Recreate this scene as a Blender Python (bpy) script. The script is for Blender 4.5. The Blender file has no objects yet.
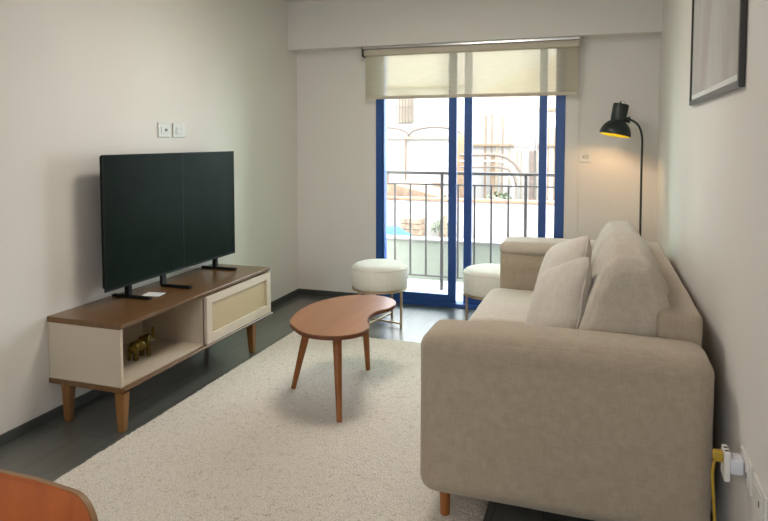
import bpy, bmesh, math, random
from mathutils import Vector, Matrix, noise
random.seed(7)
COL = bpy.context.scene.collection
PI = math.pi

# ---------------------------------------------------------------- materials
def new_mat(name):
    m = bpy.data.materials.new(name); m.use_nodes = True
    nt = m.node_tree; b = nt.nodes['Principled BSDF']
    return m, nt, b
def nd(nt, typ, **kw):
    n = nt.nodes.new(typ)
    for k, v in kw.items():
        if k in ('inp',):
            for a, c in v.items(): n.inputs[a].default_value = c
        else: setattr(n, k, v)
    return n
def rgb(c): return (c[0], c[1], c[2], 1)
def coords(nt, scale=(1,1,1), rot=(0,0,0)):
    t = nd(nt, 'ShaderNodeTexCoord'); mp = nd(nt, 'ShaderNodeMapping')
    mp.inputs['Scale'].default_value = scale; mp.inputs['Rotation'].default_value = rot
    nt.links.new(t.outputs['Object'], mp.inputs['Vector']); return mp.outputs['Vector']
def ramp(nt, fac, stops):
    r = nd(nt, 'ShaderNodeValToRGB'); e = r.color_ramp.elements
    while len(e) < len(stops): e.new(0.5)
    for i, (p, c) in enumerate(stops): e[i].position = p; e[i].color = rgb(c)
    nt.links.new(fac, r.inputs['Fac']); return r.outputs['Color']
def bump(nt, b, h, strength, dist):
    bp = nd(nt, 'ShaderNodeBump', inp={'Strength': strength, 'Distance': dist})
    nt.links.new(h, bp.inputs['Height']); nt.links.new(bp.outputs['Normal'], b.inputs['Normal'])
def plain(name, c, rough=.5, metal=0, var=.06, scale=8, spec=None, bstr=0, bscale=60, bdist=.001):
    m, nt, b = new_mat(name)
    v = coords(nt); n = nd(nt, 'ShaderNodeTexNoise', inp={'Scale': scale, 'Detail': 4.0})
    nt.links.new(v, n.inputs['Vector'])
    lo = [x*(1-var) for x in c]; hi = [min(1, x*(1+var)) for x in c]
    nt.links.new(ramp(nt, n.outputs['Fac'], [(.3, lo), (.7, hi)]), b.inputs['Base Color'])
    b.inputs['Roughness'].default_value = rough; b.inputs['Metallic'].default_value = metal
    if spec is not None: b.inputs['Specular IOR Level'].default_value = spec
    if bstr:
        n2 = nd(nt, 'ShaderNodeTexNoise', inp={'Scale': bscale, 'Detail': 3.0}); nt.links.new(v, n2.inputs['Vector'])
        bump(nt, b, n2.outputs['Fac'], bstr, bdist)
    return m
def wood(name, dark, light, axis='Y', rough=.4, scale=9, coat=0.0, stretch=.06):
    m, nt, b = new_mat(name)
    s = {'X': (stretch,1,1), 'Y': (1,stretch,1), 'Z': (1,1,stretch)}[axis]
    v = coords(nt, s)
    n = nd(nt, 'ShaderNodeTexNoise', inp={'Scale': scale*3, 'Detail': 6.0, 'Roughness': .6, 'Distortion': .15})
    n2 = nd(nt, 'ShaderNodeTexNoise', inp={'Scale': scale*.4, 'Detail': 2.0})
    for q in (n, n2): nt.links.new(v, q.inputs['Vector'])
    mx = nd(nt, 'ShaderNodeMath', operation='ADD'); mu = nd(nt, 'ShaderNodeMath', operation='MULTIPLY'); mu.inputs[1].default_value = .5
    nt.links.new(n.outputs['Fac'], mx.inputs[0]); nt.links.new(n2.outputs['Fac'], mx.inputs[1]); nt.links.new(mx.outputs[0], mu.inputs[0])
    nt.links.new(ramp(nt, mu.outputs[0], [(.36, dark), (.62, light)]), b.inputs['Base Color'])
    b.inputs['Roughness'].default_value = rough; b.inputs['Coat Weight'].default_value = coat; b.inputs['Coat Roughness'].default_value = .15
    bump(nt, b, n.outputs['Fac'], .03, .0005)
    return m
def fabric(name, c, c2, freq=420, rough=.9, sheen=.25, bstr=.35, mott=26):
    m, nt, b = new_mat(name)
    v = coords(nt)
    vx = coords(nt, (1,.12,.12)); vz = coords(nt, (.12,.12,1)); vy = coords(nt, (.12,1,.12))
    ns = []
    for vv in (vx, vy, vz):
        n = nd(nt, 'ShaderNodeTexNoise', inp={'Scale': freq*.6, 'Detail': 2.0}); nt.links.new(vv, n.inputs['Vector']); ns.append(n.outputs['Fac'])
    a = nd(nt, 'ShaderNodeMath', operation='ADD'); a2 = nd(nt, 'ShaderNodeMath', operation='ADD'); d = nd(nt, 'ShaderNodeMath', operation='MULTIPLY'); d.inputs[1].default_value = 1/3
    nt.links.new(ns[0], a.inputs[0]); nt.links.new(ns[1], a.inputs[1]); nt.links.new(a.outputs[0], a2.inputs[0]); nt.links.new(ns[2], a2.inputs[1]); nt.links.new(a2.outputs[0], d.inputs[0])
    n3 = nd(nt, 'ShaderNodeTexNoise', inp={'Scale': mott, 'Detail': 5.0}); nt.links.new(v, n3.inputs['Vector'])
    s = nd(nt, 'ShaderNodeMix', data_type='FLOAT', inp={0: .12}); nt.links.new(d.outputs[0], s.inputs[2]); nt.links.new(n3.outputs['Fac'], s.inputs[3])
    nt.links.new(ramp(nt, s.outputs[0], [(.38, c2), (.62, c)]), b.inputs['Base Color'])
    b.inputs['Roughness'].default_value = rough; b.inputs['Specular IOR Level'].default_value = .15
    b.inputs['Sheen Weight'].default_value = sheen; b.inputs['Sheen Roughness'].default_value = .5
    bump(nt, b, d.outputs[0], bstr, .0015)
    return m
M = {}
M['wall'] = plain('wall_paint', (.75,.715,.67), .75, var=.015, scale=2, bstr=.05, bscale=90)
M['wall_back'] = plain('wall_paint_back', (.75,.715,.67), .7, var=.015, scale=2, bstr=.05, bscale=90)
M['ceiling'] = plain('ceiling_paint', (.8,.78,.74), .85, var=.01)
M['base'] = plain('baseboard_paint', (.055,.062,.056), .4, var=.1)
M['white'] = plain('white_plastic', (.74,.72,.68), .35, var=.02)
M['plate'] = plain('ivory_plate_plastic', (.55,.54,.5), .4, var=.02)
M['slot'] = plain('grey_socket_recess', (.22,.21,.19), .6)
M['white_cool'] = plain('cool_white_plastic', (.7,.71,.76), .35, var=.02)
M['dark_hole'] = plain('dark_recess', (.03,.03,.03), .6)
M['blue'] = plain('blue_painted_metal', (.014,.07,.27), .38, var=.06)
M['steel_dark'] = plain('grey_brown_railing_paint', (.07,.06,.05), .5, var=.15)
M['black'] = plain('black_painted_metal', (.012,.02,.018), .35, var=.1)
M['black_plastic'] = plain('black_plastic', (.008,.009,.008), .5, var=.1, spec=.12)
M['cream_panel'] = plain('cream_lacquered_board', (.56,.475,.365), .45, var=.02)
M['door_panel'] = plain('cream_wood_door_frame', (.60,.51,.41), .45, var=.03)
M['brass'] = plain('brushed_brass', (.55,.40,.26), .4, metal=.7, var=.06)
M['gold'] = plain('antique_gold', (.17,.115,.015), .4, metal=.75, var=.5, scale=60)
M['concrete'] = plain('pale_green_grey_render', (.24,.25,.195), .9, var=.05, scale=5, bstr=.2)
M['balcony'] = plain('pale_balcony_tile', (.5,.5,.5), .6, var=.02)
M['whitewash'] = plain('whitewashed_render', (.215,.2,.18), .9, var=.1, scale=1.5)
M['creamwash'] = plain('cream_render', (.165,.135,.095), .9, var=.12, scale=1.2)
M['terracotta'] = plain('terracotta_coping', (.19,.09,.05), .9, var=.3, scale=4)
M['timber_pale'] = plain('weathered_board', (.125,.08,.045), .9, var=.25, scale=4)
M['timber_dark'] = plain('brown_board', (.14,.09,.055), .9, var=.3, scale=6)
M['grille'] = plain('faded_grille', (.085,.06,.045), .8, var=.2)
M['tarp'] = plain('blue_tarpaulin', (.05,.35,.62), .6, var=.3, scale=9)
M['junk'] = plain('brown_scrap', (.16,.11,.07), .9, var=.4, scale=9)
M['leaf'] = plain('dull_leaf', (.09,.11,.06), .7, var=.5, scale=6)  # one dull green, varied at random
M['greenleaf'] = plain('green_leaf', (.12,.3,.08), .7, var=.5, scale=6)
M['metal_pale'] = plain('galvanised_sheet', (.3,.31,.31), .6, metal=.2, var=.1)
M['yellow_cable'] = plain('yellow_cable_sheath', (.42,.27,.02), .45, var=.05)
M['paper'] = plain('white_card', (.78,.8,.8), .6, var=.02)
M['stool'] = fabric('cream_boucle', (.80,.775,.71), (.72,.69,.62), freq=300, sheen=.3, bstr=.3)
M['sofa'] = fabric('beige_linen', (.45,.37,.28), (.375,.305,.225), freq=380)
M['sofa_lit'] = fabric('beige_linen_lit', (.53,.465,.385), (.44,.38,.305), freq=380)  # same linen made lighter: window light on cushions and far arm pad, as colour
M['pillow'] = fabric('pale_beige_velour', (.59,.535,.47), (.52,.465,.40), freq=260, bstr=.15)
M['walnut'] = wood('walnut_top', (.10,.048,.015), (.185,.093,.033), 'Y', .28, coat=.25)
M['walnut_leg'] = wood('honey_walnut_leg', (.15,.065,.015), (.27,.125,.036), 'Z', .4)
M['table_top'] = wood('reddish_veneer', (.23,.09,.034), (.37,.16,.062), 'Y', .3, scale=4, coat=.25)
M['table_edge'] = wood('dark_veneer_edge', (.13,.045,.02), (.2,.075,.03), 'Y', .4)
M['table_leg'] = wood('orange_brown_leg', (.22,.068,.012), (.37,.13,.026), 'Z', .38)
M['chair_wood'] = wood('orange_plywood', (.27,.055,.008), (.42,.10,.015), 'Z', .35, coat=.3, scale=7)
M['chair_edge'] = plain('plywood_edge', (.3,.17,.08), .5, var=.1)
M['cane'] = None
def cane():
    m, nt, b = new_mat('woven_cane'); v = coords(nt)
    outs = []
    for dr in ('Y', 'Z'):
        w = nd(nt, 'ShaderNodeTexWave', bands_direction=dr, inp={'Scale': 75.0, 'Distortion': .4}); nt.links.new(v, w.inputs['Vector']); outs.append(w.outputs['Fac'])
    mu = nd(nt, 'ShaderNodeMath', operation='ADD'); nt.links.new(outs[0], mu.inputs[0]); nt.links.new(outs[1], mu.inputs[1])
    h = nd(nt, 'ShaderNodeMath', operation='MULTIPLY'); h.inputs[1].default_value = .5; nt.links.new(mu.outputs[0], h.inputs[0])
    nt.links.new(ramp(nt, h.outputs[0], [(.2, (.38,.28,.16)), (.7, (.58,.46,.29))]), b.inputs['Base Color'])
    b.inputs['Roughness'].default_value = .6; bump(nt, b, h.outputs[0], .3, .001); return m
M['cane'] = cane()
def floor_mat():
    m, nt, b = new_mat('grey_wood_plank_floor')
    v = coords(nt, (1,1,1), (0,0,PI/2))
    br = nd(nt, 'ShaderNodeTexBrick', inp={'Scale': 1.0, 'Mortar Size': .0018, 'Brick Width': 1.2, 'Row Height': .18,
        'Color1': (.4,.4,.4,1), 'Color2': (.62,.62,.62,1), 'Mortar': (.15,.15,.15,1), 'Bias': 0.0})
    br.offset = .37; nt.links.new(v, br.inputs['Vector'])
    v2 = coords(nt, (1,.06,1)); n = nd(nt, 'ShaderNodeTexNoise', inp={'Scale': 22.0, 'Detail': 7.0, 'Roughness': .7, 'Distortion': .5}); nt.links.new(v2, n.inputs['Vector'])
    mx = nd(nt, 'ShaderNodeMix', data_type='RGBA', blend_type='MULTIPLY', inp={0: 1.0})
    nt.links.new(ramp(nt, n.outputs['Fac'], [(.3, (.10,.105,.098)), (.7, (.165,.16,.148))]), mx.inputs[6]); nt.links.new(br.outputs['Color'], mx.inputs[7])
    sc = nd(nt, 'ShaderNodeMix', data_type='RGBA', blend_type='MULTIPLY', inp={0: 1.0, 7: (1.3,1.35,1.3,1)}); nt.links.new(mx.outputs[2], sc.inputs[6])
    nt.links.new(sc.outputs[2], b.inputs['Base Color'])
    b.inputs['Coat Weight'].default_value = .6; b.inputs['Coat Roughness'].default_value = .22; b.inputs['Roughness'].default_value = .3; b.inputs['Specular IOR Level'].default_value = .75
    bump(nt, b, n.outputs['Fac'], .12, .001); return m
M['floor'] = floor_mat()
def rug_mat():
    m, nt, b = new_mat('oatmeal_wool_loop'); v = coords(nt)
    n = nd(nt, 'ShaderNodeTexNoise', inp={'Scale': 130.0, 'Detail': 3.0, 'Roughness': .7}); nt.links.new(v, n.inputs['Vector'])
    vo = nd(nt, 'ShaderNodeTexVoronoi', inp={'Scale': 190.0}); nt.links.new(v, vo.inputs['Vector'])
    a = ramp(nt, n.outputs['Fac'], [(.28, (.55,.465,.37)), (.43, (.80,.72,.62)), (.6, (.90,.83,.74))])
    sp = nd(nt, 'ShaderNodeTexNoise', inp={'Scale': 38.0, 'Detail': 5.0, 'Roughness': .8}); nt.links.new(v, sp.inputs['Vector'])
    k = ramp(nt, sp.outputs['Fac'], [(.3, (.66,.6,.52)), (.45, (1,1,1))])
    mx = nd(nt, 'ShaderNodeMix', data_type='RGBA', blend_type='MULTIPLY', inp={0: 1.0}); nt.links.new(a, mx.inputs[6]); nt.links.new(k, mx.inputs[7])
    nt.links.new(mx.outputs[2], b.inputs['Base Color'])
    b.inputs['Roughness'].default_value = 1; b.inputs['Specular IOR Level'].default_value = .05
    bump(nt, b, vo.outputs['Distance'], 1.0, .007); return m
M['rug'] = rug_mat()
def glass_mat():
    # clear pane; green added at slanting angles to tint daylight on the left wall
    m, nt, b = new_mat('window_glass'); out = nt.nodes['Material Output']; nt.nodes.remove(b)
    tr = nd(nt, 'ShaderNodeBsdfTransparent'); gl = nd(nt, 'ShaderNodeBsdfGlossy', inp={'Roughness': .02})
    lw = nd(nt, 'ShaderNodeLayerWeight', inp={'Blend': .5})
    nt.links.new(ramp(nt, lw.outputs['Facing'], [(.2, (.97,.975,.975)), (.5, (.30,.92,.50))]), tr.inputs['Color'])
    fr = nd(nt, 'ShaderNodeFresnel', inp={'IOR': 1.35}); mx = nd(nt, 'ShaderNodeMixShader')
    nt.links.new(fr.outputs[0], mx.inputs[0]); nt.links.new(tr.outputs[0], mx.inputs[1]); nt.links.new(gl.outputs[0], mx.inputs[2])
    nt.links.new(mx.outputs[0], out.inputs['Surface']); return m
M['glass'] = glass_mat()
def blind_mat():
    m, nt, b = new_mat('sheer_blind_fabric'); out = nt.nodes['Material Output']; nt.nodes.remove(b)
    tr = nd(nt, 'ShaderNodeBsdfTransparent', inp={'Color': (.96,.89,.76,1)})
    tl = nd(nt, 'ShaderNodeBsdfTranslucent', inp={'Color': (.37,.31,.215,1)}); df = nd(nt, 'ShaderNodeBsdfDiffuse', inp={'Color': (.72,.65,.52,1)})
    w = nd(nt, 'ShaderNodeTexNoise', inp={'Scale': 160.0}); nt.links.new(coords(nt, (.1,1,1)), w.inputs['Vector'])
    a = nd(nt, 'ShaderNodeMixShader', inp={0: .38}); nt.links.new(df.outputs[0], a.inputs[1]); nt.links.new(tl.outputs[0], a.inputs[2])
    f = nd(nt, 'ShaderNodeMapRange', inp={1: .3, 2: .7, 3: .74, 4: .82}); nt.links.new(w.outputs['Fac'], f.inputs[0])
    mx = nd(nt, 'ShaderNodeMixShader'); nt.links.new(f.outputs[0], mx.inputs[0]); nt.links.new(tr.outputs[0], mx.inputs[1]); nt.links.new(a.outputs[0], mx.inputs[2])
    nt.links.new(mx.outputs[0], out.inputs['Surface']); return m
M['blind'] = blind_mat()
M['blind_bar'] = plain('beige_blind_bar', (.56,.5,.4), .6, var=.02)
M['alu'] = plain('brushed_aluminium', (.6,.6,.6), .25, metal=.9, var=.03)
M['screen'] = plain('dark_tv_screen', (.009,.016,.012), .3, var=.1, spec=.015)
def shade_inner():
    m, nt, b = new_mat('gold_shade_lining'); b.inputs['Base Color'].default_value = (.95,.85,.05,1); b.inputs['Roughness'].default_value = .5; return m
M['shade_in'] = shade_inner()
def emis(name, c, s):
    m, nt, b = new_mat(name); b.inputs['Emission Color'].default_value = rgb(c); b.inputs['Emission Strength'].default_value = s; return m
M['bulb'] = emis('warm_bulb', (1,.62,.2), 6)
M['added_lamp'] = emis('added_lamp_diffuser', (1,.93,.82), 2.5)  # glow of the added fill lamps on the ceiling
def art():
    m, nt, b = new_mat('pale_abstract_print'); v = coords(nt, (1,1,.35))
    n = nd(nt, 'ShaderNodeTexNoise', inp={'Scale': 3.2, 'Detail': 5.0}); nt.links.new(v, n.inputs['Vector'])
    nt.links.new(ramp(nt, n.outputs['Fac'], [(.3, (.40,.35,.33)), (.5, (.50,.48,.46)), (.7, (.56,.55,.54))]), b.inputs['Base Color'])
    b.inputs['Roughness'].default_value = .25; return m
M['art'] = art()
M['mat_board'] = plain('white_mount_board', (.66,.65,.63), .5, var=.02)
M['frame'] = plain('dark_bronze_frame', (.035,.033,.03), .3, var=.1)

# ---------------------------------------------------------------- mesh helpers
def obj(name, bm, mat, parent=None, smooth=None, loc=None):
    me = bpy.data.meshes.new(name)
    bmesh.ops.recalc_face_normals(bm, faces=bm.faces)
    bm.to_mesh(me); bm.free(); me.materials.append(mat)
    if smooth is not None:
        for p in me.polygons: p.use_smooth = True
        if smooth < 180: me.set_sharp_from_angle(angle=math.radians(smooth))
    o = bpy.data.objects.new(name, me); COL.objects.link(o)
    if parent: o.parent = parent
    if loc: o.location = loc
    return o
def box(lo, hi, bev=0, bm=None, seg=2):
    b = bmesh.new()
    bmesh.ops.create_cube(b, size=1)
    for v in b.verts:
        v.co = Vector([(lo[i]+hi[i])/2 + v.co[i]*(hi[i]-lo[i]) for i in range(3)])
    if bev: bmesh.ops.bevel(b, geom=b.edges[:], offset=bev, segments=seg, affect='EDGES', profile=.5)
    if bm is None: return b
    merge(bm, b); return bm
def merge(bm, b):
    me = bpy.data.meshes.new('tmp'); b.to_mesh(me); b.free(); bm.from_mesh(me); bpy.data.meshes.remove(me)
def xform(bm, mtx):
    bmesh.ops.transform(bm, matrix=mtx, verts=bm.verts); return bm
def prism(outline, z0, z1, bev=0, seg=2):
    b = bmesh.new(); vs = [b.verts.new((x, y, z0)) for x, y in outline]
    f = b.faces.new(vs); r = bmesh.ops.extrude_face_region(b, geom=[f])
    bmesh.ops.translate(b, vec=(0,0,z1-z0), verts=[e for e in r['geom'] if isinstance(e, bmesh.types.BMVert)])
    if bev:
        es = [e for e in b.edges if abs(e.verts[0].co.z-e.verts[1].co.z) < 1e-6]
        bmesh.ops.bevel(b, geom=es, offset=bev, segments=seg, affect='EDGES')
    return b
def tube(pts, r, n=12, bm=None, cap=True, taper=None):
    b = bmesh.new(); pts = [Vector(p) for p in pts]; rings = []
    up = Vector((0.013, .021, 1)).normalized()
    for i, p in enumerate(pts):
        t = (pts[min(i+1, len(pts)-1)] - pts[max(i-1, 0)]).normalized()
        a = t.cross(up)
        if a.length < .05: a = t.cross(Vector((1,0,0)))
        a.normalize(); c = t.cross(a)
        rr = taper[i] if taper else r
        rings.append([b.verts.new(p + (a*math.cos(2*PI*k/n) + c*math.sin(2*PI*k/n))*rr) for k in range(n)])
    for i in range(len(rings)-1):
        for k in range(n): b.faces.new((rings[i][k], rings[i][(k+1)%n], rings[i+1][(k+1)%n], rings[i+1][k]))
    if cap: b.faces.new(rings[0][::-1]); b.faces.new(rings[-1])
    if bm is None: return b
    merge(bm, b); return bm
def lathe(prof, n=48, cap=True):
    b = bmesh.new(); rings = []
    for r, z in prof:
        rings.append([b.verts.new((max(r,1e-4)*math.cos(2*PI*k/n), max(r,1e-4)*math.sin(2*PI*k/n), z)) for k in range(n)])
    for i in range(len(rings)-1):
        for k in range(n): b.faces.new((rings[i][k], rings[i][(k+1)%n], rings[i+1][(k+1)%n], rings[i+1][k]))
    if cap: b.faces.new(rings[0][::-1]); b.faces.new(rings[-1])
    return b
def softbox(half, r, bulge=(0,0,0), n=16, wr=0, seed=0, wscale=5):
    """rounded box, centred at the origin, faces puffed outwards"""
    b = bmesh.new(); bmesh.ops.create_cube(b, size=2)
    bmesh.ops.subdivide_edges(b, edges=b.edges[:], cuts=n, use_grid_fill=True)
    off = Vector((seed*3.1, seed*1.7, seed*.9))
    for v in b.verts:
        u = Vector([math.copysign(abs(c)**.62 if abs(c) < 1 else 1, c) if False else math.sin(c*PI/2)*.55 + c*.45 for c in v.co])
        q = Vector([u[i]*half[i] for i in range(3)])
        inner = Vector([max(-(half[i]-min(r,half[i]*.98)), min(half[i]-min(r,half[i]*.98), q[i])) for i in range(3)])
        d = q-inner; p = inner + d.normalized()*min(r, half[0]*.98, half[1]*.98, half[2]*.98) if d.length > 1e-9 else q
        for i in range(3):
            j, k = (i+1)%3, (i+2)%3
            if bulge[i]: p[i] += math.copysign(bulge[i]*(1-u[j]**2)*(1-u[k]**2)*min(1, abs(u[i])*1.2), u[i]) * (abs(u[i])**1)
        if wr:
            nn = noise.noise_vector(p*wscale + off); p += nn*wr
            p += noise.noise_vector(p*wscale*2.7 + off)*wr*.4
        v.co = p
    return b
def setp(o, label=None, cat=None, group=None, kind=None):
    if label: o['label'] = label
    if cat: o['category'] = cat
    if group: o['group'] = group
    if kind: o['kind'] = kind
    return o
def thing(name, label, cat, loc=(0,0,0), rz=0, group=None):
    o = bpy.data.objects.new(name, None); COL.objects.link(o); o.location = loc; o.rotation_euler = (0,0,rz)
    o.empty_display_size = .1
    return setp(o, label, cat, group)
def struct(name, bm, m, parent=None, smooth=None):
    o = obj(name, bm, m, parent, smooth)
    if not parent: o['kind'] = 'structure'
    return o
def at(loc, rz=0): return Matrix.Translation(loc) @ Matrix.Rotation(rz, 4, 'Z')

XL, XR, YB, YF, HC = -2.62, .415, 5.29, -2.8, 2.62
# ---------------------------------------------------------------- the room
struct('floor', box((XL-.15, YF-.15, -.12), (XR+.15, 5.45, 0)), M['floor'])
struct('ceiling', box((XL-.15, YF-.15, HC), (XR+.15, 5.45, HC+.12)), M['ceiling'])
struct('wall_left', box((XL-.15, YF-.15, 0), (XL, 5.45, HC)), M['wall'])
struct('wall_right', box((XR, YF-.15, 0), (XR+.15, 5.45, HC)), M['wall'])
WX0, WX1, WZ0, WZ1 = -1.75, -.65, 1.15, 2.15
b = box((XL, YF-.15, 0), (WX0, YF, HC)); box((WX1, YF-.15, 0), (XR, YF, HC), bm=b); box((WX0, YF-.15, 0), (WX1, YF, WZ0), bm=b); box((WX0, YF-.15, WZ1), (WX1, YF, HC), bm=b)
struct('wall_front', b, M['wall'])
b = box((WX0, YF-.1, WZ0), (WX0+.05, YF-.05, WZ1)); box((WX1-.05, YF-.1, WZ0), (WX1, YF-.05, WZ1), bm=b); box((-1.225, YF-.1, WZ0+.05), (-1.175, YF-.05, WZ1-.05), bm=b)
box((WX0+.05, YF-.1, WZ0), (WX1-.05, YF-.05, WZ0+.05), bm=b); box((WX0+.05, YF-.1, WZ1-.05), (WX1-.05, YF-.05, WZ1), bm=b)
wf = struct('added_rear_window', b, M['ceiling'])  # unseen rear window, added to let soft frontal daylight into the room
DX0, DX1, DZ = -1.856, -.266, 2.34
b = box((XL, YB, 0), (DX0, 5.45, HC)); box((DX1, YB, 0), (XR, 5.45, HC), bm=b); box((DX0, YB, DZ), (DX1, 5.45, HC), bm=b)
struct('wall_back', b, M['wall_back'])
struct('trim_1', box((XL, 5.12, 2.212), (XR, YB, HC)), M['wall'])            # dropped beam over the balcony door
b = box((DX0-.068, 5.281, 0), (DX0, YB, DZ)); box((DX1, 5.281, 0), (DX1+.1, YB, DZ), bm=b)
struct('trim_2', b, M['wall_back'])
struct('baseboard_left', box((XL, YF, 0), (XL+.012, YB, .052), .003), M['base'])
struct('baseboard_right', box((XR-.012, YF, 0), (XR, YB, .052), .003), M['base'])
b = box((XL+.012, YB-.012, 0), (DX0-.07, YB, .052), .003); box((DX1+.102, YB-.012, 0), (XR-.012, YB, .052), .003, bm=b)
struct('baseboard_back', b, M['base'])

# ---------------------------------------------------------------- sliding balcony door
door = bpy.data.objects.new('door_1', None); COL.objects.link(door); door.location = (-1.06, 5.33, 0); door['kind'] = 'structure'
def D(bm): return xform(bm, Matrix.Translation((1.06, -5.33, 0)))
b = box((DX0, 5.275, 0), (DX0+.06, 5.40, DZ), .003); box((DX1-.075, 5.275, 0), (DX1, 5.40, DZ), .003, bm=b)
box((DX0+.06, 5.275, 2.28), (DX1-.075, 5.40, DZ), .003, bm=b); box((DX0+.06, 5.275, 0), (DX1-.075, 5.40, .03), .003, bm=b)
box((DX0+.06, 5.262, 0), (DX1-.075, 5.275, .018), .002, bm=b)
obj('door_frame', D(b), M['blue'], door)
def sash(x0, x1, y, zb, wl, wr):
    b = box((x0, y-.017, .03), (x0+wl, y+.017, 2.28), .003); box((x1-wr, y-.017, .03), (x1, y+.017, 2.28), .003, bm=b)
    box((x0+wl, y-.017, .03), (x1-wr, y+.017, zb), .003, bm=b); box((x0+wl, y-.017, 2.25), (x1-wr, y+.017, 2.28), .003, bm=b)
    s = obj('sash', D(b), M['blue'], door)
    obj('glass_pane', D(box((x0+wl, y-.002, zb), (x1-wr, y+.002, 2.25))), M['glass'], s)
    return s
s1 = sash(DX0+.06, -1.143, 5.302, .10, .012, .068)
obj('pull_handle', D(box((-1.20, 5.275, .98), (-1.175, 5.285, 1.12), .003)), M['blue'], s1)
s2 = sash(-1.087, -.410, 5.345, .105, .066, .062)

# ---------------------------------------------------------------- roller blind
bl = thing('roller_blind', 'sheer beige roller blind half lowered over the balcony door', 'blind', (-1.05, 5.2, 2.212))
T = Matrix.Translation((1.05, -5.2, -2.212))
obj('cassette', xform(box((-1.93, 5.165, 2.135), (-.165, 5.235, 2.19), .012, seg=4), T), M['blind_bar'], bl, 40)
obj('mounting_rail', xform(box((-1.935, 5.155, 2.19), (-.16, 5.245, 2.212), .003), T), M['alu'], bl)
for x in (-1.94, -.165):
    obj('end_bracket', xform(box((x, 5.15, 2.128), (x+.008, 5.25, 2.212), .002), T), M['steel_dark' if x < -1 else 'blind_bar'], bl)
b = bmesh.new()
g = 30
vs = [[b.verts.new((-1.92+1.745*i/g, 5.196+.0012*math.sin(i*.7), z)) for i in range(g+1)] for z in (1.79, 1.98, 2.14)]
for r in range(2):
    for i in range(g): b.faces.new((vs[r][i], vs[r][i+1], vs[r+1][i+1], vs[r+1][i]))
obj('blind_fabric', xform(b, T), M['blind'], bl, 180)
obj('bottom_bar', xform(box((-1.922, 5.189, 1.768), (-.173, 5.203, 1.795), .004), T), M['blind_bar'], bl)
b = bmesh.new()
for k in range(120):
    z = 2.13-.0125*k
    for yy in (5.19, 5.215): tube([(-.152, yy, z-.002), (-.152, yy, z+.002)], .0018, 6, bm=b)
for yy in (5.19, 5.215): tube([(-.152, yy, .63), (-.152, yy, 2.13)], .0006, 5, bm=b)
obj('bead_chain', xform(b, T), M['white'], bl)

# ---------------------------------------------------------------- wall plates
def plate_left(y0, y1, z0, z1, name, label, cat, kind):
    t = thing(name, label, cat, (XL, (y0+y1)/2, (z0+z1)/2)); T = Matrix.Translation((-XL, -(y0+y1)/2, -(z0+z1)/2))
    obj('cover_plate', xform(box((XL, y0, z0), (XL+.008, y1, z1), .003), T), M['plate'], t)
    yc, zc = (y0+y1)/2, (z0+z1)/2
    if kind == 'jack':
        obj('module', xform(box((XL+.008, yc-.035, zc-.022), (XL+.011, yc+.035, zc+.022), .001), T), M['plate'], t)
        obj('socket_opening', xform(box((XL+.011, yc-.002, zc-.008), (XL+.0118, yc+.022, zc+.008), .0003), T), M['dark_hole'], t)
    else:
        obj('module', xform(box((XL+.008, yc-.035, zc-.03), (XL+.011, yc+.035, zc+.02), .001), T), M['plate'], t)
        for i in range(2):
            for j in range(2):
                b = bmesh.new()
                for a in range(3):
                    y = yc-.022+.03*i+(.007 if a != 1 else 0)*1; 
                    box((XL+.011, yc-.026+.034*i+.008*(a%2), zc-.022+.026*j+.006*a-.002), (XL+.0117, yc-.020+.034*i+.008*(a%2), zc-.022+.026*j+.006*a+.001), bm=b)
                obj('socket_slot', xform(b, T), M['slot'], t)
plate_left(3.342, 3.462, 1.438, 1.53, 'wall_jack', 'white wall plate with one dark opening, above the television, left of the pair', 'wall plate', 'jack')
plate_left(3.487, 3.615, 1.438, 1.53, 'power_socket', 'white double power socket on left wall, right of the pair above the television', 'socket', 'sock')
t = thing('light_switch', 'white light switch plate on back wall beneath the floor lamp shade', 'switch', (-.11, YB, 1.29))
obj('cover_plate', box((-.045, -.008, -.043), (.045, 0, .043), .003), M['white'], t)
obj('rocker', box((-.012, -.013, -.018), (.028, -.008, .018), .002), M['plate'], t)
obj('indicator', box((-.018, -.0095, -.012), (-.014, -.008, .008)), M['dark_hole'], t)

def plate_right(yc, name, label, cat, kind):
    t = thing(name, label, cat, (XR, yc, .483))
    obj('cover_plate', box((-.008, -.068, -.043), (0, .068, .043), .003), M['white'], t)
    obj('module', box((-.0105, -.045, -.03), (-.008, .045, .03), .001), M['white'], t)
    for dy in ((-.02,) if kind else (-.028, .0)):
        obj('socket_slot', box((-.0115, dy-.003, -.009), (-.0105, dy+.003, .006)), M['dark_hole'], t)
plate_right(2.005, 'power_socket', 'white wall socket low behind the sofa with a charger plugged into it', 'socket', 0)
plate_right(1.845, 'power_socket', 'white wall socket low on right wall with nothing plugged in', 'socket', 1)
t = thing('plug_adapter', 'white plug adapter in the wall socket beside the sofa', 'adapter', (XR-.0115, 2.02, .490))
obj('plug_body', box((-.035, -.024, -.022), (0, .024, .022), .004), M['white_cool'], t, 40)
o = obj('flat_socket_block', box((-.051, -.03, -.044), (-.035, .03, .042), .004), M['white'], t, 40)
for k in range(2): obj('socket_slot', box((-.049, -.02+.022*k, .0415), (-.038, -.012+.022*k, .0430)), M['dark_hole'], o)
t = thing('yellow_cable', 'yellow power cable with yellow plug hanging beside the sofa', 'cable', (.3525, 2.02, .508))
obj('plug_head', box((-.026, -.014, -.014), (0, .014, .014), .004), M['yellow_cable'], t, 40)
pts = [(-.02,0,-.01), (-.026,-.003,-.05), (-.024,-.006,-.1), (-.018,-.006,-.18), (-.016,-.004,-.28), (-.018,.0,-.38), (-.02,.01,-.45), (-.014,.04,-.488), (-.01,.10,-.502), (-.008,.15,-.5035), (.014,.35,-.5035)]
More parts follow.
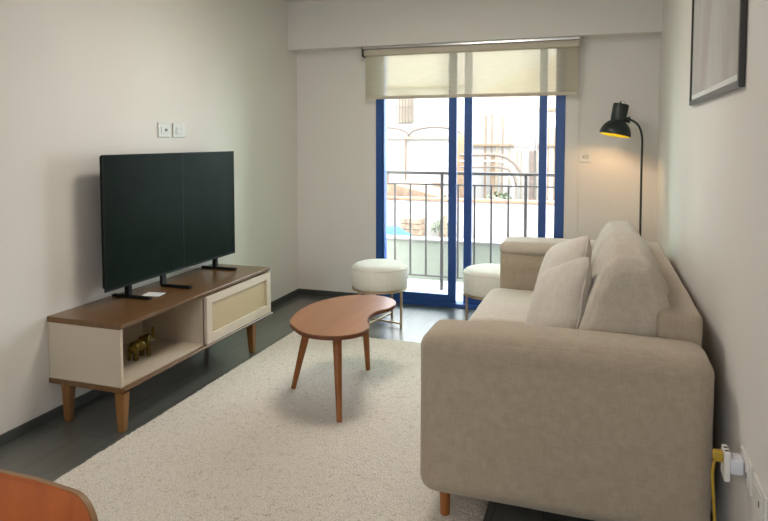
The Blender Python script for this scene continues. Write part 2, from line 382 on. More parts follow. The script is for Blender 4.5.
def smooth_pts(p, n=6):
    P = [Vector(q) for q in p]; out = []
    for i in range(len(P)-1):
        a, b_, c, d = P[max(i-1,0)], P[i], P[i+1], P[min(i+2,len(P)-1)]
        for k in range(n):
            t_ = k/n; out.append(.5*((2*b_)+(c-a)*t_+(2*a-5*b_+4*c-d)*t_*t_+(3*b_-a-3*c+d)*t_**3))
    out.append(P[-1]); return out
obj('cord', tube(smooth_pts(pts), .0042, 10), M['yellow_cable'], t, 180)

# ---------------------------------------------------------------- picture on the right wall
t = thing('framed_picture', 'black framed pale print with white border on the right wall', 'picture', (XR, 2.79, 1.96))
Y0, Y1, Z0, Z1 = -.585, .56, -.378, .45
b = box((-.02, Y0, Z0), (-.002, Y0+.022, Z1), .002); box((-.02, Y1-.022, Z0), (-.002, Y1, Z1), .002, bm=b)
box((-.02, Y0+.022, Z0), (-.002, Y1-.022, Z0+.022), .002, bm=b); box((-.02, Y0+.022, Z1-.022), (-.002, Y1-.022, Z1), .002, bm=b)
obj('frame', b, M['frame'], t)
obj('backing_board', box((-.012, Y0+.02, Z0+.02), (0, Y1-.02, Z1-.02)), M['mat_board'], t)
obj('print', box((-.0135, Y0+.04, Z0+.045), (-.012, Y1-.04, Z1-.075)), M['art'], t)

# ---------------------------------------------------------------- rug
rx0, rx1, ry0, ry1, rt = -2.125, -.39, 1.15, 4.235, .014
b = bmesh.new(); nx, ny = 150, 270; gr = []
for j in range(ny+1):
    row = []
    for i in range(nx+1):
        x = rx0+(rx1-rx0)*i/nx; y = ry0+(ry1-ry0)*j/ny
        edge = min(i, nx-i, j, ny-j)
        z = rt + (random.random()-.5)*.005 if edge else .001
        w = .003 if edge < 2 else .0035
        x += (random.random()-.5)*w; y += (random.random()-.5)*w
        row.append(b.verts.new((x, y, z)))
    gr.append(row)
for j in range(ny):
    for i in range(nx): b.faces.new((gr[j][i], gr[j][i+1], gr[j+1][i+1], gr[j+1][i]))
rug = obj('area_rug', b, M['rug'], None, 180)
setp(rug, 'oatmeal speckled wool rug under the coffee table', 'rug')

# ---------------------------------------------------------------- media console
cx, cy = -2.38, 3.19
con = thing('media_console', 'low media console in cream with walnut top under the television', 'console', (cx, cy, 0))
T = Matrix.Translation((-cx, -cy, 0))
X0, X1, Ya, Yb = -2.617, -2.16, 2.465, 3.915
# top with undercut front edge
prof = [(X0,.508),(X1-.014,.508),(X1+.004,.529),(X1+.004,.537),(X0,.537)]
def extr_y(prof, y0, y1, bev=0):
    b = bmesh.new(); vs = [b.verts.new((x, y0, z)) for x, z in prof]; f = b.faces.new(vs)
    r = bmesh.ops.extrude_face_region(b, geom=[f]); bmesh.ops.translate(b, vec=(0,y1-y0,0), verts=[e for e in r['geom'] if isinstance(e, bmesh.types.BMVert)])
    if bev: bmesh.ops.bevel(b, geom=b.edges[:], offset=bev, segments=1, affect='EDGES')
    return b
obj('top_board', xform(extr_y(prof, Ya-.005, Yb+.005, .0015), T), M['walnut'], con)
obj('bottom_board', xform(extr_y([(X0,.196),(X1-.012,.196),(X1+.014,.211),(X1+.014,.222),(X0,.222)], Ya-.005, Yb+.02, .0015), T), M['walnut'], con)
bd = box((X0, Ya, .222), (X1-.012, Ya+.018, .508), .001); box((X0, Yb-.018, .222), (X1-.012, Yb, .508), .001, bm=bd)
box((X0, Ya+.018, .222), (X0+.012, Yb-.018, .508), bm=bd); box((X0+.012, 3.15, .222), (X1-.02, 3.168, .508), bm=bd)
box((X0+.012, Ya+.018, .222), (X1-.016, 3.15, .231), bm=bd)
obj('cabinet_body', xform(bd, T), M['cream_panel'], con)
b = box((X1-.012, 3.152, .225), (X1+.008, 3.207, .506), .0015); box((X1-.012, Yb-.055, .225), (X1+.008, Yb, .506), .0015, bm=b)
box((X1-.012, 3.207, .225), (X1+.008, Yb-.055, .283), .0015, bm=b); box((X1-.012, 3.207, .461), (X1+.008, Yb-.055, .506), .0015, bm=b)
dr = obj('sliding_door', xform(b, T), M['door_panel'], con)
obj('cane_panel', xform(box((X1-.008, 3.207, .283), (X1-.003, Yb-.055, .461)), T), M['cane'], dr)
def cleg(x, y, dx, dy):
    b = bmesh.new(); vs = []
    for z, s, ox in ((0, .017, 1), (.196, .027, 0)):
        for sx, sy in ((-1,-1),(1,-1),(1,1),(-1,1)): vs.append(b.verts.new((x+sx*s-dx*ox*0+dx*ox, y+sy*s*.9+dy*ox, z)))
    b.faces.new(vs[:4][::-1]); b.faces.new(vs[4:])
    for k in range(4): b.faces.new((vs[k], vs[(k+1)%4], vs[4+(k+1)%4], vs[4+k]))
    bmesh.ops.bevel(b, geom=b.edges[:], offset=.003, segments=2, affect='EDGES')
    return b
for x, y, dx, dy in ((-2.185, 2.485, .0, -.004), (-2.53, 2.50, .0, -.006), (-2.185, 3.70, 0, .012), (-2.53, 3.70, 0, .012)):
    obj('leg', xform(cleg(x, y, dx, dy), T), M['walnut_leg'], con)

# ---------------------------------------------------------------- television
TX, TY0, TY1, TZ0, TZ1 = -2.47, 2.70, 3.975, .612, 1.342
tv = thing('television', 'large black flat television on the walnut topped console', 'television', (TX-.02, 3.3, .537))
T = Matrix.Translation((-TX+.02, -3.3, -.537))
obj('casing', xform(box((TX-.04, TY0+.022, TZ0+.012), (TX-.006, TY1-.004, TZ1-.004), .008), T), M['black_plastic'], tv, 40)
b = box((TX-.006, TY0, TZ0), (TX+.001, TY1, TZ0+.012), .001); box((TX-.006, TY0, TZ1-.006), (TX+.001, TY1, TZ1), .001, bm=b)
box((TX-.006, TY0, TZ0+.012), (TX+.001, TY0+.007, TZ1-.006), .001, bm=b); box((TX-.006, TY1-.007, TZ0+.012), (TX+.001, TY1, TZ1-.006), .001, bm=b)
obj('bezel', xform(b, T), M['black_plastic'], tv)
seam = 3.385
for y0, y1 in ((TY0+.007, seam-.003), (seam+.003, TY1-.007)):
    obj('screen_panel', xform(box((TX-.006, y0, TZ0+.012), (TX-.001, y1, TZ1-.006), .0008), T), M['screen'], tv)
obj('screen_seam', xform(box((TX-.006, seam-.003, TZ0+.012), (TX-.0005, seam+.003, TZ1-.006), .0005), T), M['black_plastic'], tv)
for y, x0, x1 in ((2.905, -2.60, -2.345), (3.76, -2.60, -2.33), (3.20, -2.50, -2.29)):
    f = obj('foot', xform(box((x0, y-.014, .537), (x1, y+.014, .552), .004), T), M['black_plastic'], tv)
    if y != 3.20: obj('foot_stem', xform(box((TX-.04, y-.014, .55), (TX-.01, y+.014, TZ0+.01), .003), T), M['black_plastic'], f)
    else: obj('foot_stem', xform(box((TX-.03, y-.02, .55), (TX-.01, y+.02, TZ0+.01), .003), T), M['black_plastic'], f)
cd = thing('remote_tray', 'small white flat card lying beside the left television foot', 'card', (-2.41, 3.0, .537), .25)
obj('card_sheet', prism([(-.05,-.045),(.055,-.04),(.06,.04),(-.045,.05)], 0, .004, .001), M['paper'], cd)
cd.name = 'white_card'

# ---------------------------------------------------------------- elephant figurine
def ell(bm, c, r, rot=0, seg=14):
    b = bmesh.new(); bmesh.ops.create_uvsphere(b, u_segments=seg*2, v_segments=seg, radius=1)
    bmesh.ops.transform(b, matrix=Matrix.Translation(c) @ Matrix.Rotation(rot, 4, 'X') @ Matrix.Diagonal((r[0], r[1], r[2], 1)), verts=b.verts); merge(bm, b)
el = thing('elephant_figurine', 'small golden elephant ornament with raised trunk in the open shelf', 'figurine', (-2.36, 2.84, .231), -.12); el.scale = (1.15,)*3
b = bmesh.new()
ell(b, (0,-.012,.062), (.027,.045,.030)); ell(b, (0,-.045,.060), (.024,.026,.028)); ell(b, (0,.036,.082), (.019,.022,.022)); ell(b, (0,.022,.074), (.021,.024,.024))
for x, y, fx in ((-.014,-.055,-.004), (.014,-.05,.004), (-.014,.018,0), (.014,.028,.006)):
    tube([(x,y,.055), (x+fx*.5,y-.003,.028), (x+fx,y,.003)], .01, 12, bm=b, taper=[.0125,.0095,.0105])
tr = smooth_pts([(0,.05,.08),(0,.064,.078),(0,.074,.088),(0,.075,.104),(0,.07,.118),(0,.076,.128)], 4)
tube(tr, .006, 10, bm=b, taper=[.011-.007*i/(len(tr)-1) for i in range(len(tr))])
tube([(0,-.068,.07),(0,-.078,.055),(0,-.08,.036)], .003, 8, bm=b)
body = obj('body', b, M['gold'], el, 180)
rm = body.modifiers.new('remesh', 'REMESH'); rm.mode = 'VOXEL'; rm.voxel_size = .0016; rm.use_smooth_shade = True
sm = body.modifiers.new('smooth', 'SMOOTH'); sm.iterations = 4
for s in (-1, 1):
    b = bmesh.new(); ell(b, (0,0,0), (.0035,.017,.021)); xform(b, Matrix.Translation((s*.022,.024,.078)) @ Matrix.Rotation(s*.45, 4, 'Z'))
    obj('ear', b, M['gold'], el, 180)
    obj('tusk', tube(smooth_pts([(s*.009,.05,.074),(s*.012,.062,.066),(s*.012,.071,.068)], 3), .0022, 8), M['white'], el, 180)

# ---------------------------------------------------------------- kidney coffee table
ct = thing('coffee_table', 'kidney shaped reddish wood coffee table on three splayed legs', 'table', (-1.37, 3.28, .014))
TT = Matrix.Translation((1.37, -3.28, -.014))
ol = [(-1.562,3.048),(-1.491,2.955),(-1.417,2.892),(-1.332,2.862),(-1.217,2.882),(-1.139,2.955),(-1.116,3.044),(-1.136,3.122),(-1.174,3.193),(-1.193,3.290),(-1.181,3.389),(-1.140,3.468),(-1.131,3.56),(-1.162,3.652),(-1.236,3.719),(-1.339,3.738),(-1.459,3.692),(-1.555,3.578),(-1.608,3.409),(-1.608,3.217)]
def closed_smooth(p, n=5):
    out = []; L = len(p)
    for i in range(L):
        a, b_, c, d = [Vector(p[(i+k)%L]) for k in (-1,0,1,2)]
        for k in range(n):
            t_ = k/n; out.append(tuple(.5*((2*b_)+(c-a)*t_+(2*a-5*b_+4*c-d)*t_*t_+(3*b_-a-3*c+d)*t_**3)))
    return out
kid = closed_smooth(ol)
ctop = obj('table_top', xform(prism(kid, .428, .45, .003), TT), M['table_top'], ct)
ctop.data.materials.append(M['table_edge'])
for p in ctop.data.polygons:
    if abs(p.normal.z) < .5 or p.normal.z < -.5: p.material_index = 1
for (ax, ay), (bx, by) in (((-1.208,2.882),(-1.285,3.04)), ((-1.625,3.205),(-1.535,3.25)), ((-1.325,3.62),(-1.32,3.54))):
    obj('leg', xform(tube([(ax,ay,.014),(bx,by,.43)], .02, 18, taper=[.0135,.0255]), TT), M['table_leg'], ct, 40)

# ---------------------------------------------------------------- pouf stools
def make_stool(loc, rz, label):
    t = thing('pouf_stool', label, 'stool', loc, rz, None)
    R = .215
    b = lathe([(.0,.292),(.19,.292),(.207,.296),(.213,.308),(.216,.35),(.2165,.40),(.215,.433),(.209,.452),(.195,.467),(.165,.477),(.11,.484),(.05,.487),(.0,.488)], 64)
    s = obj('seat', b, M['stool'], t, 180)
    obj('seam_piping', xform(tube([(.2125*math.cos(2*PI*k/64), .2125*math.sin(2*PI*k/64), .448) for k in range(65)], .003, 6, cap=False), Matrix.Identity(4)), M['stool'], s, 180)
    obj('seat_ring', lathe([(.19,.280),(.212,.280),(.214,.282),(.214,.290),(.212,.292),(.19,.292),(.19,.280)], 64, cap=False), M['brass'], t, 30)
    for k in range(4):
        a = k*PI/2; x, y = .19*math.cos(a), .19*math.sin(a)
        b = box((-.008,-.008,0), (.008,.008,.281), .001); xform(b, Matrix.Translation((x,y,0)) @ Matrix.Rotation(a, 4, 'Z'))
        obj('leg', b, M['brass'], t)
    for k in range(2):
        b = box((-.182,-.006,.022+.0), (.182,.006,.034), .001); 
        if k: xform(b, Matrix.Translation((0,0,.0125)))
        xform(b, Matrix.Rotation(k*PI/2, 4, 'Z')); obj('stretcher', b, M['brass'], t)
    return t
st = make_stool((-1.594, 4.62, 0), math.radians(-12), 'round cream pouf stool with brass legs behind the coffee table, the wholly visible one')
def copy_tree(o, parent=None):
    c = o.copy(); COL.objects.link(c)
    if parent: c.parent = parent
    for ch in list(o.children): copy_tree(ch, c)
    return c
c2 = copy_tree(st); c2.location = (-.738, 4.70, 0); c2.rotation_euler[2] = math.radians(198.65)
c2['label'] = 'round cream pouf stool with brass legs partly hidden behind the far sofa arm'
for o in (st, c2): o['group'] = 'cream pouf stools by the balcony door'

# ---------------------------------------------------------------- sofa
sx, sy = -.12, 3.3
sofa = thing('sofa', 'beige linen two seat sofa with thick padded arms against the right wall', 'sofa', (sx, sy, 0))
def P(bm, loc=(0,0,0)): return xform(bm, Matrix.Translation((loc[0]-sx, loc[1]-sy, loc[2])))
for y in (2.325, 4.28):
    b = softbox((.482, .125, .29), .04, (0, .004, .0), n=30, wr=.002, wscale=4, seed=y)
    for v in b.verts:
        # padded roll over the top of the arm
        k = max(0, (v.co.z-.20)/.10)
        if v.co.z > .14: v.co.y *= 1+.05*min(1, (v.co.z-.14)/.05)
        if v.co.z < -.24: v.co.x += math.copysign(.022*min(1,(-.24-v.co.z)/.05), v.co.x)*(1 if abs(v.co.x) > .38 and v.co.x < 0 else 0)
    if y < 3:
        for v in b.verts: v.co.z += .008
        b2 = softbox((.489, .127, .30), .06, (0, .003, .012), n=34, wr=.002, wscale=4, seed=y); b.free(); b = b2
        for v in b.verts:
            if v.co.z > .2: v.co.y *= 1+.04*min(1, (v.co.z-.2)/.04)
    ar = obj('arm', P(b, (-.127, y, .425 if y > 3 else .424)), M['sofa'], sofa, 180)
    up = .034
    if y < 3: continue
    b = softbox((.486, .143 if y > 3 else .131, .046 if y > 3 else .052), .044, (0, .002, .012), n=26, wr=.003, wscale=6, seed=y+1)
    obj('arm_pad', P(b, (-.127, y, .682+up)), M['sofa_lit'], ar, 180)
obj('backrest', P(softbox((.077, .865, .33), .028, (.0,0,.004), n=26, wr=.002, wscale=3), (.277, 3.302, .48)), M['sofa'], sofa, 180)
obj('seat_base', P(softbox((.44, .86, .10), .02, n=12), (-.15, 3.302, .235)), M['sofa'], sofa, 180)
for y in (2.855, 3.645):
    b = softbox((.415, .397, .078), .05, (.012, 0, .014), n=26, wr=.004, wscale=5, seed=y)
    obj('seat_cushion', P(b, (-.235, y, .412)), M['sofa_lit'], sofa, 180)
for i, y in enumerate((2.86, 3.65)):
    b = softbox((.134, .385, .248), .058, (.008, .026, .008), n=34, wr=.013, wscale=6, seed=y)
    for v in b.verts:
        t_ = (v.co.z+.255)/.51; u = v.co.x/.13
        xf = -.125+.165*t_; xb = .20+.055*math.sin(t_*2.5)-.05*max(0, t_-.65)/.35
        xx = (xf+xb)/2+u*(xb-xf)/2
        sag = -.028*max(0, t_)*math.cos(v.co.y/.395*PI/2)*0 
        v.co.x = xx; v.co.z += (.004 + .010*math.sin(v.co.y*5+i*2+1.2))*t_
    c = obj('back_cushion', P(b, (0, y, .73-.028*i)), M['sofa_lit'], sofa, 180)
for x, y, z in ((-.53, 2.29, .013), (-.53, 4.31, .0), (.28, 2.29, 0), (.28, 4.31, 0)):
    obj('leg', P(tube([(x,y,z),(x,y,.15)], .02, 20, taper=[.018,.022])), M['table_leg'], sofa, 40)

# ---------------------------------------------------------------- throw pillows
def pillow(loc, rot, label, size=.235, fat=.085, seed=1):
    b = bmesh.new(); bmesh.ops.create_cube(b, size=2); bmesh.ops.subdivide_edges(b, edges=b.edges[:], cuts=22, use_grid_fill=True)
    for v in b.verts:
        u, w, t_ = v.co.y, v.co.z, v.co.x
        pin = 1-.06*(math.cos(u*PI/2)**1) if False else 1
        edge = (1-abs(u)**2.6)*(1-abs(w)**2.6)
        th = fat*(max(0, edge)**.55)
        cr = 1-.09*(u*w)**4; y = u*size*cr*(1-.03*(1-w*w)*abs(u)); z = w*size*cr*(1-.03*(1-u*u)*abs(w))
        p = Vector((t_*th if abs(t_) < .999 else math.copysign(th, t_), y, z))
        p += noise.noise_vector(p*9+Vector((seed*5,0,0)))*.007
        v.co = p
    bmesh.ops.remove_doubles(b, verts=b.verts, dist=.0005)
    t = thing('throw_pillow', label, 'cushion', loc); t.rotation_euler = rot
    t['group'] = 'throw pillows on the sofa'
    cov = obj('cover', b, M['pillow'], t, 180)
    ring = []
    for k in range(81):
        s = k/80*4; i = int(s) % 4; f = (s-int(s))*2-1
        u, w = ((f,-1),(1,f),(-f,1),(-1,-f))[i]
        cr = 1-.09*(u*w)**4; y = u*size*cr*(1-.03*(1-w*w)*abs(u)); z = w*size*cr*(1-.03*(1-u*u)*abs(w))
        p = Vector((0,y,z)); ring.append(p + noise.noise_vector(p*9+Vector((seed*5,0,0)))*.007)
    obj('piping', tube(ring, .0035, 8, cap=False), M['pillow'], cov, 180)
    return t
pillow((-.165, 2.80, .675), (math.radians(-21), math.radians(18), math.radians(22)), 'pale beige throw pillow leaning on the sofa back, the nearer of two', seed=1)
pillow((-.175, 3.33, .695), (math.radians(-20), math.radians(19), math.radians(22)), 'pale beige throw pillow leaning on the sofa back, the farther of two', seed=2)

# ---------------------------------------------------------------- floor lamp
lp = thing('floor_lamp', 'black gooseneck floor lamp glowing warm in the corner behind the sofa', 'lamp', (.285, 5.0, 0))
obj('base', lathe([(0,0),(.115,0),(.12,.004),(.12,.014),(.11,.02),(.02,.024),(.0,.025)], 48), M['black'], lp, 30)
pp = smooth_pts([(0.005,0,.02),(.004,0,.6),(.002,0,1.2),(.003,0,1.40),(-.004,0,1.47),(-.025,0,1.525),(-.06,0,1.558),(-.10,0,1.575)], 8)
obj('pole', tube(pp, .008, 14), M['black'], lp, 180)
tilt = math.radians(10)
Tm = Matrix.Translation((-.185, 0, 1.455)) @ Matrix.Rotation(math.radians(-5), 4, 'X') @ Matrix.Rotation(tilt, 4, 'Y')
b = xform(tube([(.05,0,.125),(.085,0,.118)], .016, 16), Tm); tube([(-.112,0,1.57),(-.08,0,1.578)], .014, 16, bm=b)
obj('swivel_joint', b, M['black'], lp, 40)
outer = [(.110,0),(.112,.004),(.108,.03),(.098,.058),(.082,.082),(.064,.098),(.054,.106),(.052,.112),(.054,.118),(.056,.225),(.053,.232),(.0,.234)]
sh = obj('lamp_shade', xform(lathe(outer, 64, cap=False), Tm), M['black'], lp, 45)
inner = [(.110,0),(.106,.006),(.102,.03),(.092,.056),(.076,.078),(.058,.092),(.045,.10),(.0,.102)]
obj('shade_lining', xform(lathe(inner, 64, cap=False), Tm), M['shade_in'], sh, 60)
obj('shade_hook', xform(tube([(.018*math.cos(a)-.0+.008, 0, .238+.02*math.sin(a)) for a in [PI*k/12 for k in range(13)]], .0022, 8), Tm), M['alu'], sh, 180)
obj('switch_knob', xform(tube([(-.008,0,.232),(-.008,0,.25)], .006, 14), Tm), M['black'], sh, 40)
b = bmesh.new(); ell(b, (0,0,.045), (.024,.024,.03)); obj('bulb', xform(b, Tm), M['bulb'], sh, 180)

# ---------------------------------------------------------------- plywood chair at the lower left edge
ch = thing('dining_chair', 'orange plywood chair back with rounded corner at the lower left', 'chair', (-1.045, .66, 0))
def rr_outline(w, h, r, n=8):
    pts = []
    for cx_, cy_, a0 in ((w-r,h-r,0), (-w+r,h-r,PI/2), (-w+r*.7,-h+r*.7,PI), (w-r*.7,-h+r*.7,1.5*PI)):
        rr = r if a0 < PI else r*.7
        for k in range(n+1):
            a = a0+PI/2*k/n; pts.append((cx_+rr*math.cos(a), cy_+rr*math.sin(a)))
    return pts
def curved_panel(w, h, r, thick, depth, zc, yc, tiltx=0):
    b = prism(rr_outline(w, h, r), -thick/2, thick/2, .002)
    bmesh.ops.triangulate(b, faces=[f for f in b.faces if len(f.verts) > 4])
    bmesh.ops.subdivide_edges(b, edges=b.edges[:], cuts=2)
    xform(b, Matrix.Rotation(PI/2, 4, 'X'))
    for v in b.verts: v.co.y += -depth*(v.co.x/w)**2 
    xform(b, Matrix.Translation((0, yc, zc)) @ Matrix.Rotation(tiltx, 4, 'X'))
    return b
bk = obj('backrest', curved_panel(.225, .13, .07, .016, .03, .655, .225, -.12), M['chair_wood'], ch, 50)
bk.data.materials.append(M['chair_edge'])
for p in bk.data.polygons:
    if abs(p.normal.y) < .55: p.material_index = 1
b = prism(rr_outline(.22, .21, .08), .435, .455, .004); obj('seat', b, M['chair_wood'], ch, 40)
for s in (-1, 1):
    obj('leg', tube([(s*.2,.2,0),(s*.19,.19,.40),(s*.17,.215,.60),(s*.16,.228,.66)], .012, 14), M['black'], ch, 180)
    obj('leg', tube([(s*.2,-.2,0),(s*.18,-.17,.436)], .012, 14), M['black'], ch, 180)

# ---------------------------------------------------------------- unseen ceiling lamps, added to brighten the room
for y, lab in ((3.2, 'added round white fill lamp on the ceiling above the coffee table'), (-1.0, 'added round white fill lamp on the ceiling near the wall behind the camera')):
    t = thing('added_ceiling_lamp', lab, 'lamp', (-1.1, y, HC))
    obj('lamp_rim', lathe([(.38,0),(.38,-.04),(.36,-.045),(.36,0)], 48, cap=False), M['white'], t, 30)
    obj('diffuser', lathe([(.0,-.04),(.36,-.04),(.36,-.03),(.0,-.03)], 48), M['added_lamp'], t, 30)

# ---------------------------------------------------------------- balcony
struct('trim_3', box((-4.0, 5.45, -.15), (2.4, 6.3, -.01)), M['balcony'])           # balcony slab
pw = obj('balcony_parapet', box((-4.0, 6.3, -1.5), (2.4, 6.42, .385), .01), M['concrete']); setp(pw, 'low pale green rendered wall along the balcony edge', 'wall')
cp = obj('parapet_coping', box((-4.0, 6.28, .385), (2.4, 6.46, .41), .008), M['whitewash'], pw)
ra = thing('balcony_railing', 'grey brown metal railing with thin upright bars outside the glass door', 'railing', (-1.4, 5.9, 0))
T = Matrix.Translation((1.4, -5.9, 0))
obj('top_rail', xform(box((-3.0, 5.88, 1.095), (1.4, 5.925, 1.122), .003), T), M['steel_dark'], ra)
obj('middle_rail', xform(box((-3.0, 5.893, .992), (1.4, 5.908, 1.006), .002), T), M['steel_dark'], ra)
obj('bottom_rail', xform(box((-3.0, 5.893, .112), (1.4, 5.908, .126), .002), T), M['steel_dark'], ra)
for k in range(-6, 15):
    x = -1.411+.1565*k*.995
    if k % 5 == 0: obj('post', xform(box((x-.014, 5.89, -.01), (x+.014, 5.915, 1.096), .002), T), M['steel_dark'], ra)
    else: obj('baluster', xform(box((x-.0085, 5.893, .126), (x+.0085, 5.908, .993), .001), T), M['steel_dark'], ra)

# ---------------------------------------------------------------- the neighbourhood beyond the balcony
gd = obj('ground', box((-16, 6.6, -3.2), (10, 40, -3.0)), M['whitewash']); gd.name = 'street_ground'; gd['kind'] = 'structure'
rf = thing('terrace_house', 'whitewashed flat roof terrace house with terracotta capped wall beyond the balcony', 'house', (-3, 11, -3))
T = Matrix.Translation((3, -11, 3))
obj('house_wall', xform(box((-8, 8.6, -3.0), (3, 12.0, -.45)), T), M['whitewash'], rf)
obj('terrace_wall', xform(box((-8, 12.0, -3.0), (3, 12.18, .25), .01), T), M['whitewash'], rf)
obj('wall_coping', xform(box((-8, 11.96, .25), (3, 12.22, .30), .01), T), M['terracotta'], rf)
# things on the terrace
b = bmesh.new(); vs = []
for j in range(13):
    vs.append([b.verts.new((-.6+1.0*i/14, -.35+.7*j/12, .05+.30*math.exp(-((i-9)/6)**2-((j-6)/5)**2)+.05*noise.noise(Vector((i*.5, j*.5, 2))))) for i in range(15)])
for j in range(12):
    for i in range(14): b.faces.new((vs[j][i], vs[j][i+1], vs[j+1][i+1], vs[j+1][i]))
r = bmesh.ops.solidify(b, geom=b.faces[:], thickness=.02)
tp = obj('tarpaulin', b, M['tarp'], None, 180, (-3.55, 10.8, -.46)); setp(tp, 'blue tarpaulin heaped on the neighbouring roof terrace', 'tarpaulin')
for i, (x, y, sx_, sy_, sz_, lab) in enumerate(((-3.3, 11.45, .4, .3, .42, 'brown wooden crate on the neighbouring terrace beside the blue tarpaulin'), (-2.68, 11.35, .1, .1, .5, 'narrow upright brown board box on the neighbouring terrace beside the bushes'))):
    t = thing('wooden_crate', lab, 'crate', (x, y, -.45))
    for k in range(4): obj('slat', box((-sx_/2, -sy_/2, k*sz_/4+.01), (sx_/2, sy_/2, (k+1)*sz_/4), .005), M['junk'], t)
def bush(name, loc, r, n, label, mat, stem_h=.3):
    t = thing(name, label, 'plant', loc); b = bmesh.new(); rnd = random.Random(n)
    for k in range(n):
        d = Vector((rnd.gauss(0,1), rnd.gauss(0,1), rnd.gauss(0,1))).normalized()*r*rnd.random()**.4; d.z = abs(d.z)*1.2+stem_h*.6
        L = r*.16; q = Matrix.Translation(d) @ Matrix.Rotation(rnd.random()*6.3, 4, 'Z') @ Matrix.Rotation(rnd.uniform(-1,1), 4, 'X')
        vv = [b.verts.new(q @ Vector(c)) for c in ((0,-L,0),(L*.45,0,L*.1),(0,L,0),(-L*.45,0,L*.1))]; b.faces.new(vv)
    me = bpy.data.meshes.new('foliage'); b.to_mesh(me); b.free(); me.materials.append(mat)
    o = bpy.data.objects.new('foliage', me); COL.objects.link(o); o.parent = t
    obj('stem', tube([(0,0,0),(0,0,stem_h+r*.5)], .03, 8, taper=[.03,.015]), M['timber_dark'], t)
    return t
bush('potted_shrub', (-2.84, 11.75, -.45), .2, 260, 'grey green shrub on the neighbouring terrace beside the crates', M['leaf'], .25)
bush('potted_shrub', (-1.93, 13.0, -.55), .42, 420, 'yellow green shrub rising behind the terracotta capped wall', M['leaf'], .7)
# left building with grille window and arches
lb = thing('apartment_building', 'cream washed building with a barred window and two arches, left beyond the balcony', 'building', (-6, 20, -3))
T = Matrix.Translation((6, -20, 3))
obj('facade', xform(box((-12, 20, -3), (3.5, 24, 7)), T), M['whitewash'], lb)
obj('cornice', xform(box((-12, 19.9, 1.45), (-3.75, 20, 1.55)), T), M['creamwash'], lb)
obj('cornice', xform(box((-12, 19.9, 3.1), (-3.75, 20, 3.18)), T), M['creamwash'], lb)
b = bmesh.new()
for k in range(6): box((-6.27+.1*k, 19.78, 1.95), (-6.25+.1*k, 19.81, 3.0), bm=b)
for z in (1.95, 2.45, 2.97): box((-6.27, 19.78, z), (-5.75, 19.81, z+.03), bm=b)
gw = obj('barred_window', xform(box((-6.25, 19.95, 2.0), (-5.75, 20.01, 2.95)), T), M['creamwash'], lb)
obj('window_grille', xform(b, T), M['grille'], gw)
for cxx in (-6.73, -4.99):
    pts = [(cxx+.86*math.cos(a), 19.85, 1.56+.27*math.sin(a)) for a in [PI*(k/20) for k in range(21)]]
    obj('arch_moulding', xform(tube(pts, .028, 8), T), M['grille'], lb, 180)
# drain pipe, small windows
obj('drain_pipe', xform(tube([(-5.98,19.9,-.9),(-5.98,19.9,1.45)], .03, 8), T), M['timber_pale'], lb)
for x, z in ((-6.9,-.1), (-5.1,-.45), (-4.3,-.3)):
    obj('window_shutter', xform(box((x, 19.95, z), (x+.3, 20.01, z+.5)), T), M['timber_pale'], lb)
# lower shed with sheet roof, left
sh_ = thing('garden_shed', 'small shed with pitched grey brown roof behind the capped wall, left', 'shed', (-4.2, 13.2, -1))
obj('shed_wall', box((-1.0, -.4, -2), (1.0, .6, 1.27)), M['creamwash'], sh_)
obj('pitched_roof', extr_y([(-.75,1.27),(1.15,1.27),(.1,1.52)], -.6, .8), M['timber_dark'], sh_)
# right building with vertical boarding
rb = thing('timber_clad_building', 'pale building with upright boards and pipes, right beyond the balcony', 'building', (-1.5, 16, -3))
T = Matrix.Translation((1.5, -16, 3))
obj('facade', xform(box((-3.1, 16, -3), (3, 19, 2.15)), T), M['whitewash'], rb)
obj('upper_storey', xform(extr_y([(-2.75,2.15),(3,2.15),(3,4.8),(-.9,3.55),(-2.9,2.6)], 16.1, 19), T), M['creamwash'], rb)
obj('ledge', xform(box((-3.1, 15.9, 1.27), (.3, 16.0, 1.32)), T), M['timber_pale'], rb)
obj('ledge', xform(box((-1.9, 15.9, 2.12), (.6, 16.0, 2.17)), T), M['timber_pale'], rb)
rnd = random.Random(5)
for k in range(13):
    x = -2.75+.155*k+rnd.uniform(-.03,.03); w = rnd.choice((.02,.03,.045,.07)); m = rnd.choice(('timber_pale','creamwash','timber_pale','creamwash'))
    obj('upright_board', xform(box((x, 15.96, -.1), (x+w, 16.0, 1.95+rnd.uniform(-.25,.15))), T), M[m], rb)
obj('upright_pipe', xform(box((-1.62, 15.85, -.1), (-1.52, 15.98, 2.0)), T), M['grille'], rb)
ps = thing('pipe_rack', 'stacked horizontal pipes with a bent end above the capped wall, right', 'pipes', (-2.9, 14.5, 0))
for k in range(4):
    z = 1.08-.14*k
    obj('pipe', tube(smooth_pts([(-.15,0,z),(.2,0,z),(.75+.03*k,0,z),(1.05,0,z-.15),(1.25-.06*k,0,z-.40)], 4), 0.035 if k == 0 else .02, 8), M['metal_pale' if k % 2 else 'grille'], ps, 180)
for x in (-.05, .6): obj('pipe_post', box((x-.04,.05,-2), (x+.04,.11,1.1)), M['timber_pale'], ps)
wt = thing('water_tank', 'small pale orange block on the roof with a thin mast, behind the pipes', 'tank', (-3.05, 15.2, 1.0))
obj('tank_body', box((-.3,-.3,-2.5), (.1,.3,.55), .02), M['timber_pale'], wt); obj('mast', tube([(-.1,0,.55),(-.1,0,1.15)], .012, 6), M['timber_dark'], wt)

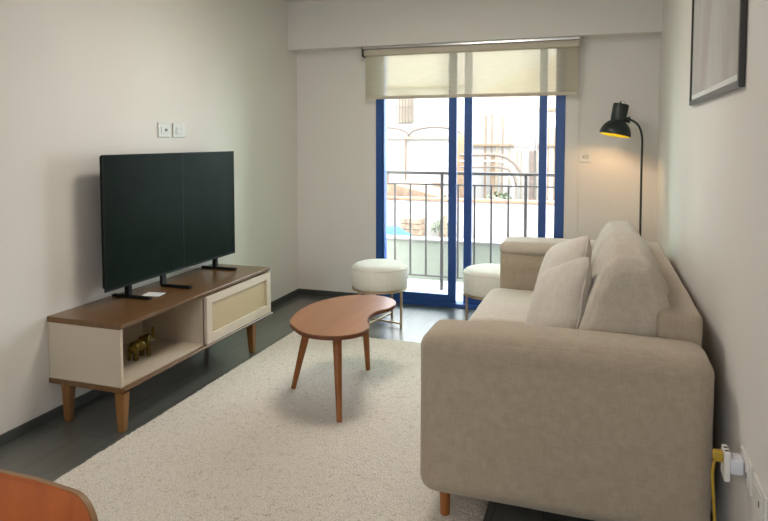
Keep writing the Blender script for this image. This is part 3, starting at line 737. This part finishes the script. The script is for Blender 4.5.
# ---------------------------------------------------------------- light
def light(name, typ, loc, rot, energy, color, **kw):
    l = bpy.data.lights.new(name, typ); l.energy = energy; l.color = color
    for k, v in kw.items(): setattr(l, k, v)
    o = bpy.data.objects.new(name, l); COL.objects.link(o); o.location = loc; o.rotation_euler = rot; return o
light('sun', 'SUN', (0,0,10), (math.radians(42), 0, math.radians(-35)), 2.0, (1,.93,.82), angle=.01)
for y, en in ((3.2, 20), (-1.0, 15)):  # fill light from the added ceiling lamps
    light('added_ceiling_light', 'AREA', (-1.1, y, HC-.05), (0,0,0), en, (1,.92,.82), shape='DISK', size=.7)
light('floor_lamp_light', 'SPOT', Tm @ Vector((.285,5.0,0)) if False else (.285-.182, 5.0, 1.49), (0, tilt, 0), 20, (1,.60,.27), spot_size=math.radians(150), spot_blend=.6, shadow_soft_size=.025)
w = bpy.data.worlds.new('sky'); bpy.context.scene.world = w; w.use_nodes = True
bg = w.node_tree.nodes['Background']; bg.inputs['Color'].default_value = (.84,.92,1,1); bg.inputs['Strength'].default_value = 14.0
# daylight enters through the balcony opening (light portal)
pt = light('daylight_portal', 'AREA', (-1.06, 5.5, 1.1), (math.radians(-90), 0, 0), 1, (1,1,1), shape='RECTANGLE', size=1.6, size_y=2.2)
pt.data.cycles.is_portal = True
pt2 = light('rear_daylight_portal', 'AREA', (-1.2, YF-.16, 1.62), (math.radians(90), 0, 0), 1, (1,1,1), shape='RECTANGLE', size=1.1, size_y=1.0)  # portal for the added rear window
pt2.data.cycles.is_portal = True

# ---------------------------------------------------------------- camera
cam = bpy.data.cameras.new('camera'); co = bpy.data.objects.new('camera', cam); COL.objects.link(co)
co.location = (0, 0, 1.42); co.rotation_euler = (math.radians(90-3.3), 0, math.radians(18.65))
cam.sensor_width = 36; cam.sensor_fit = 'HORIZONTAL'; cam.lens = 30.0; cam.shift_y = -(260.5-177)/768; cam.clip_start = .05
sc = bpy.context.scene; sc.camera = co
vs_ = sc.view_settings; vs_.view_transform = 'Standard'; vs_.look = 'None'; vs_.gamma = 1; vs_.use_curve_mapping = False; vs_.exposure = 0.2
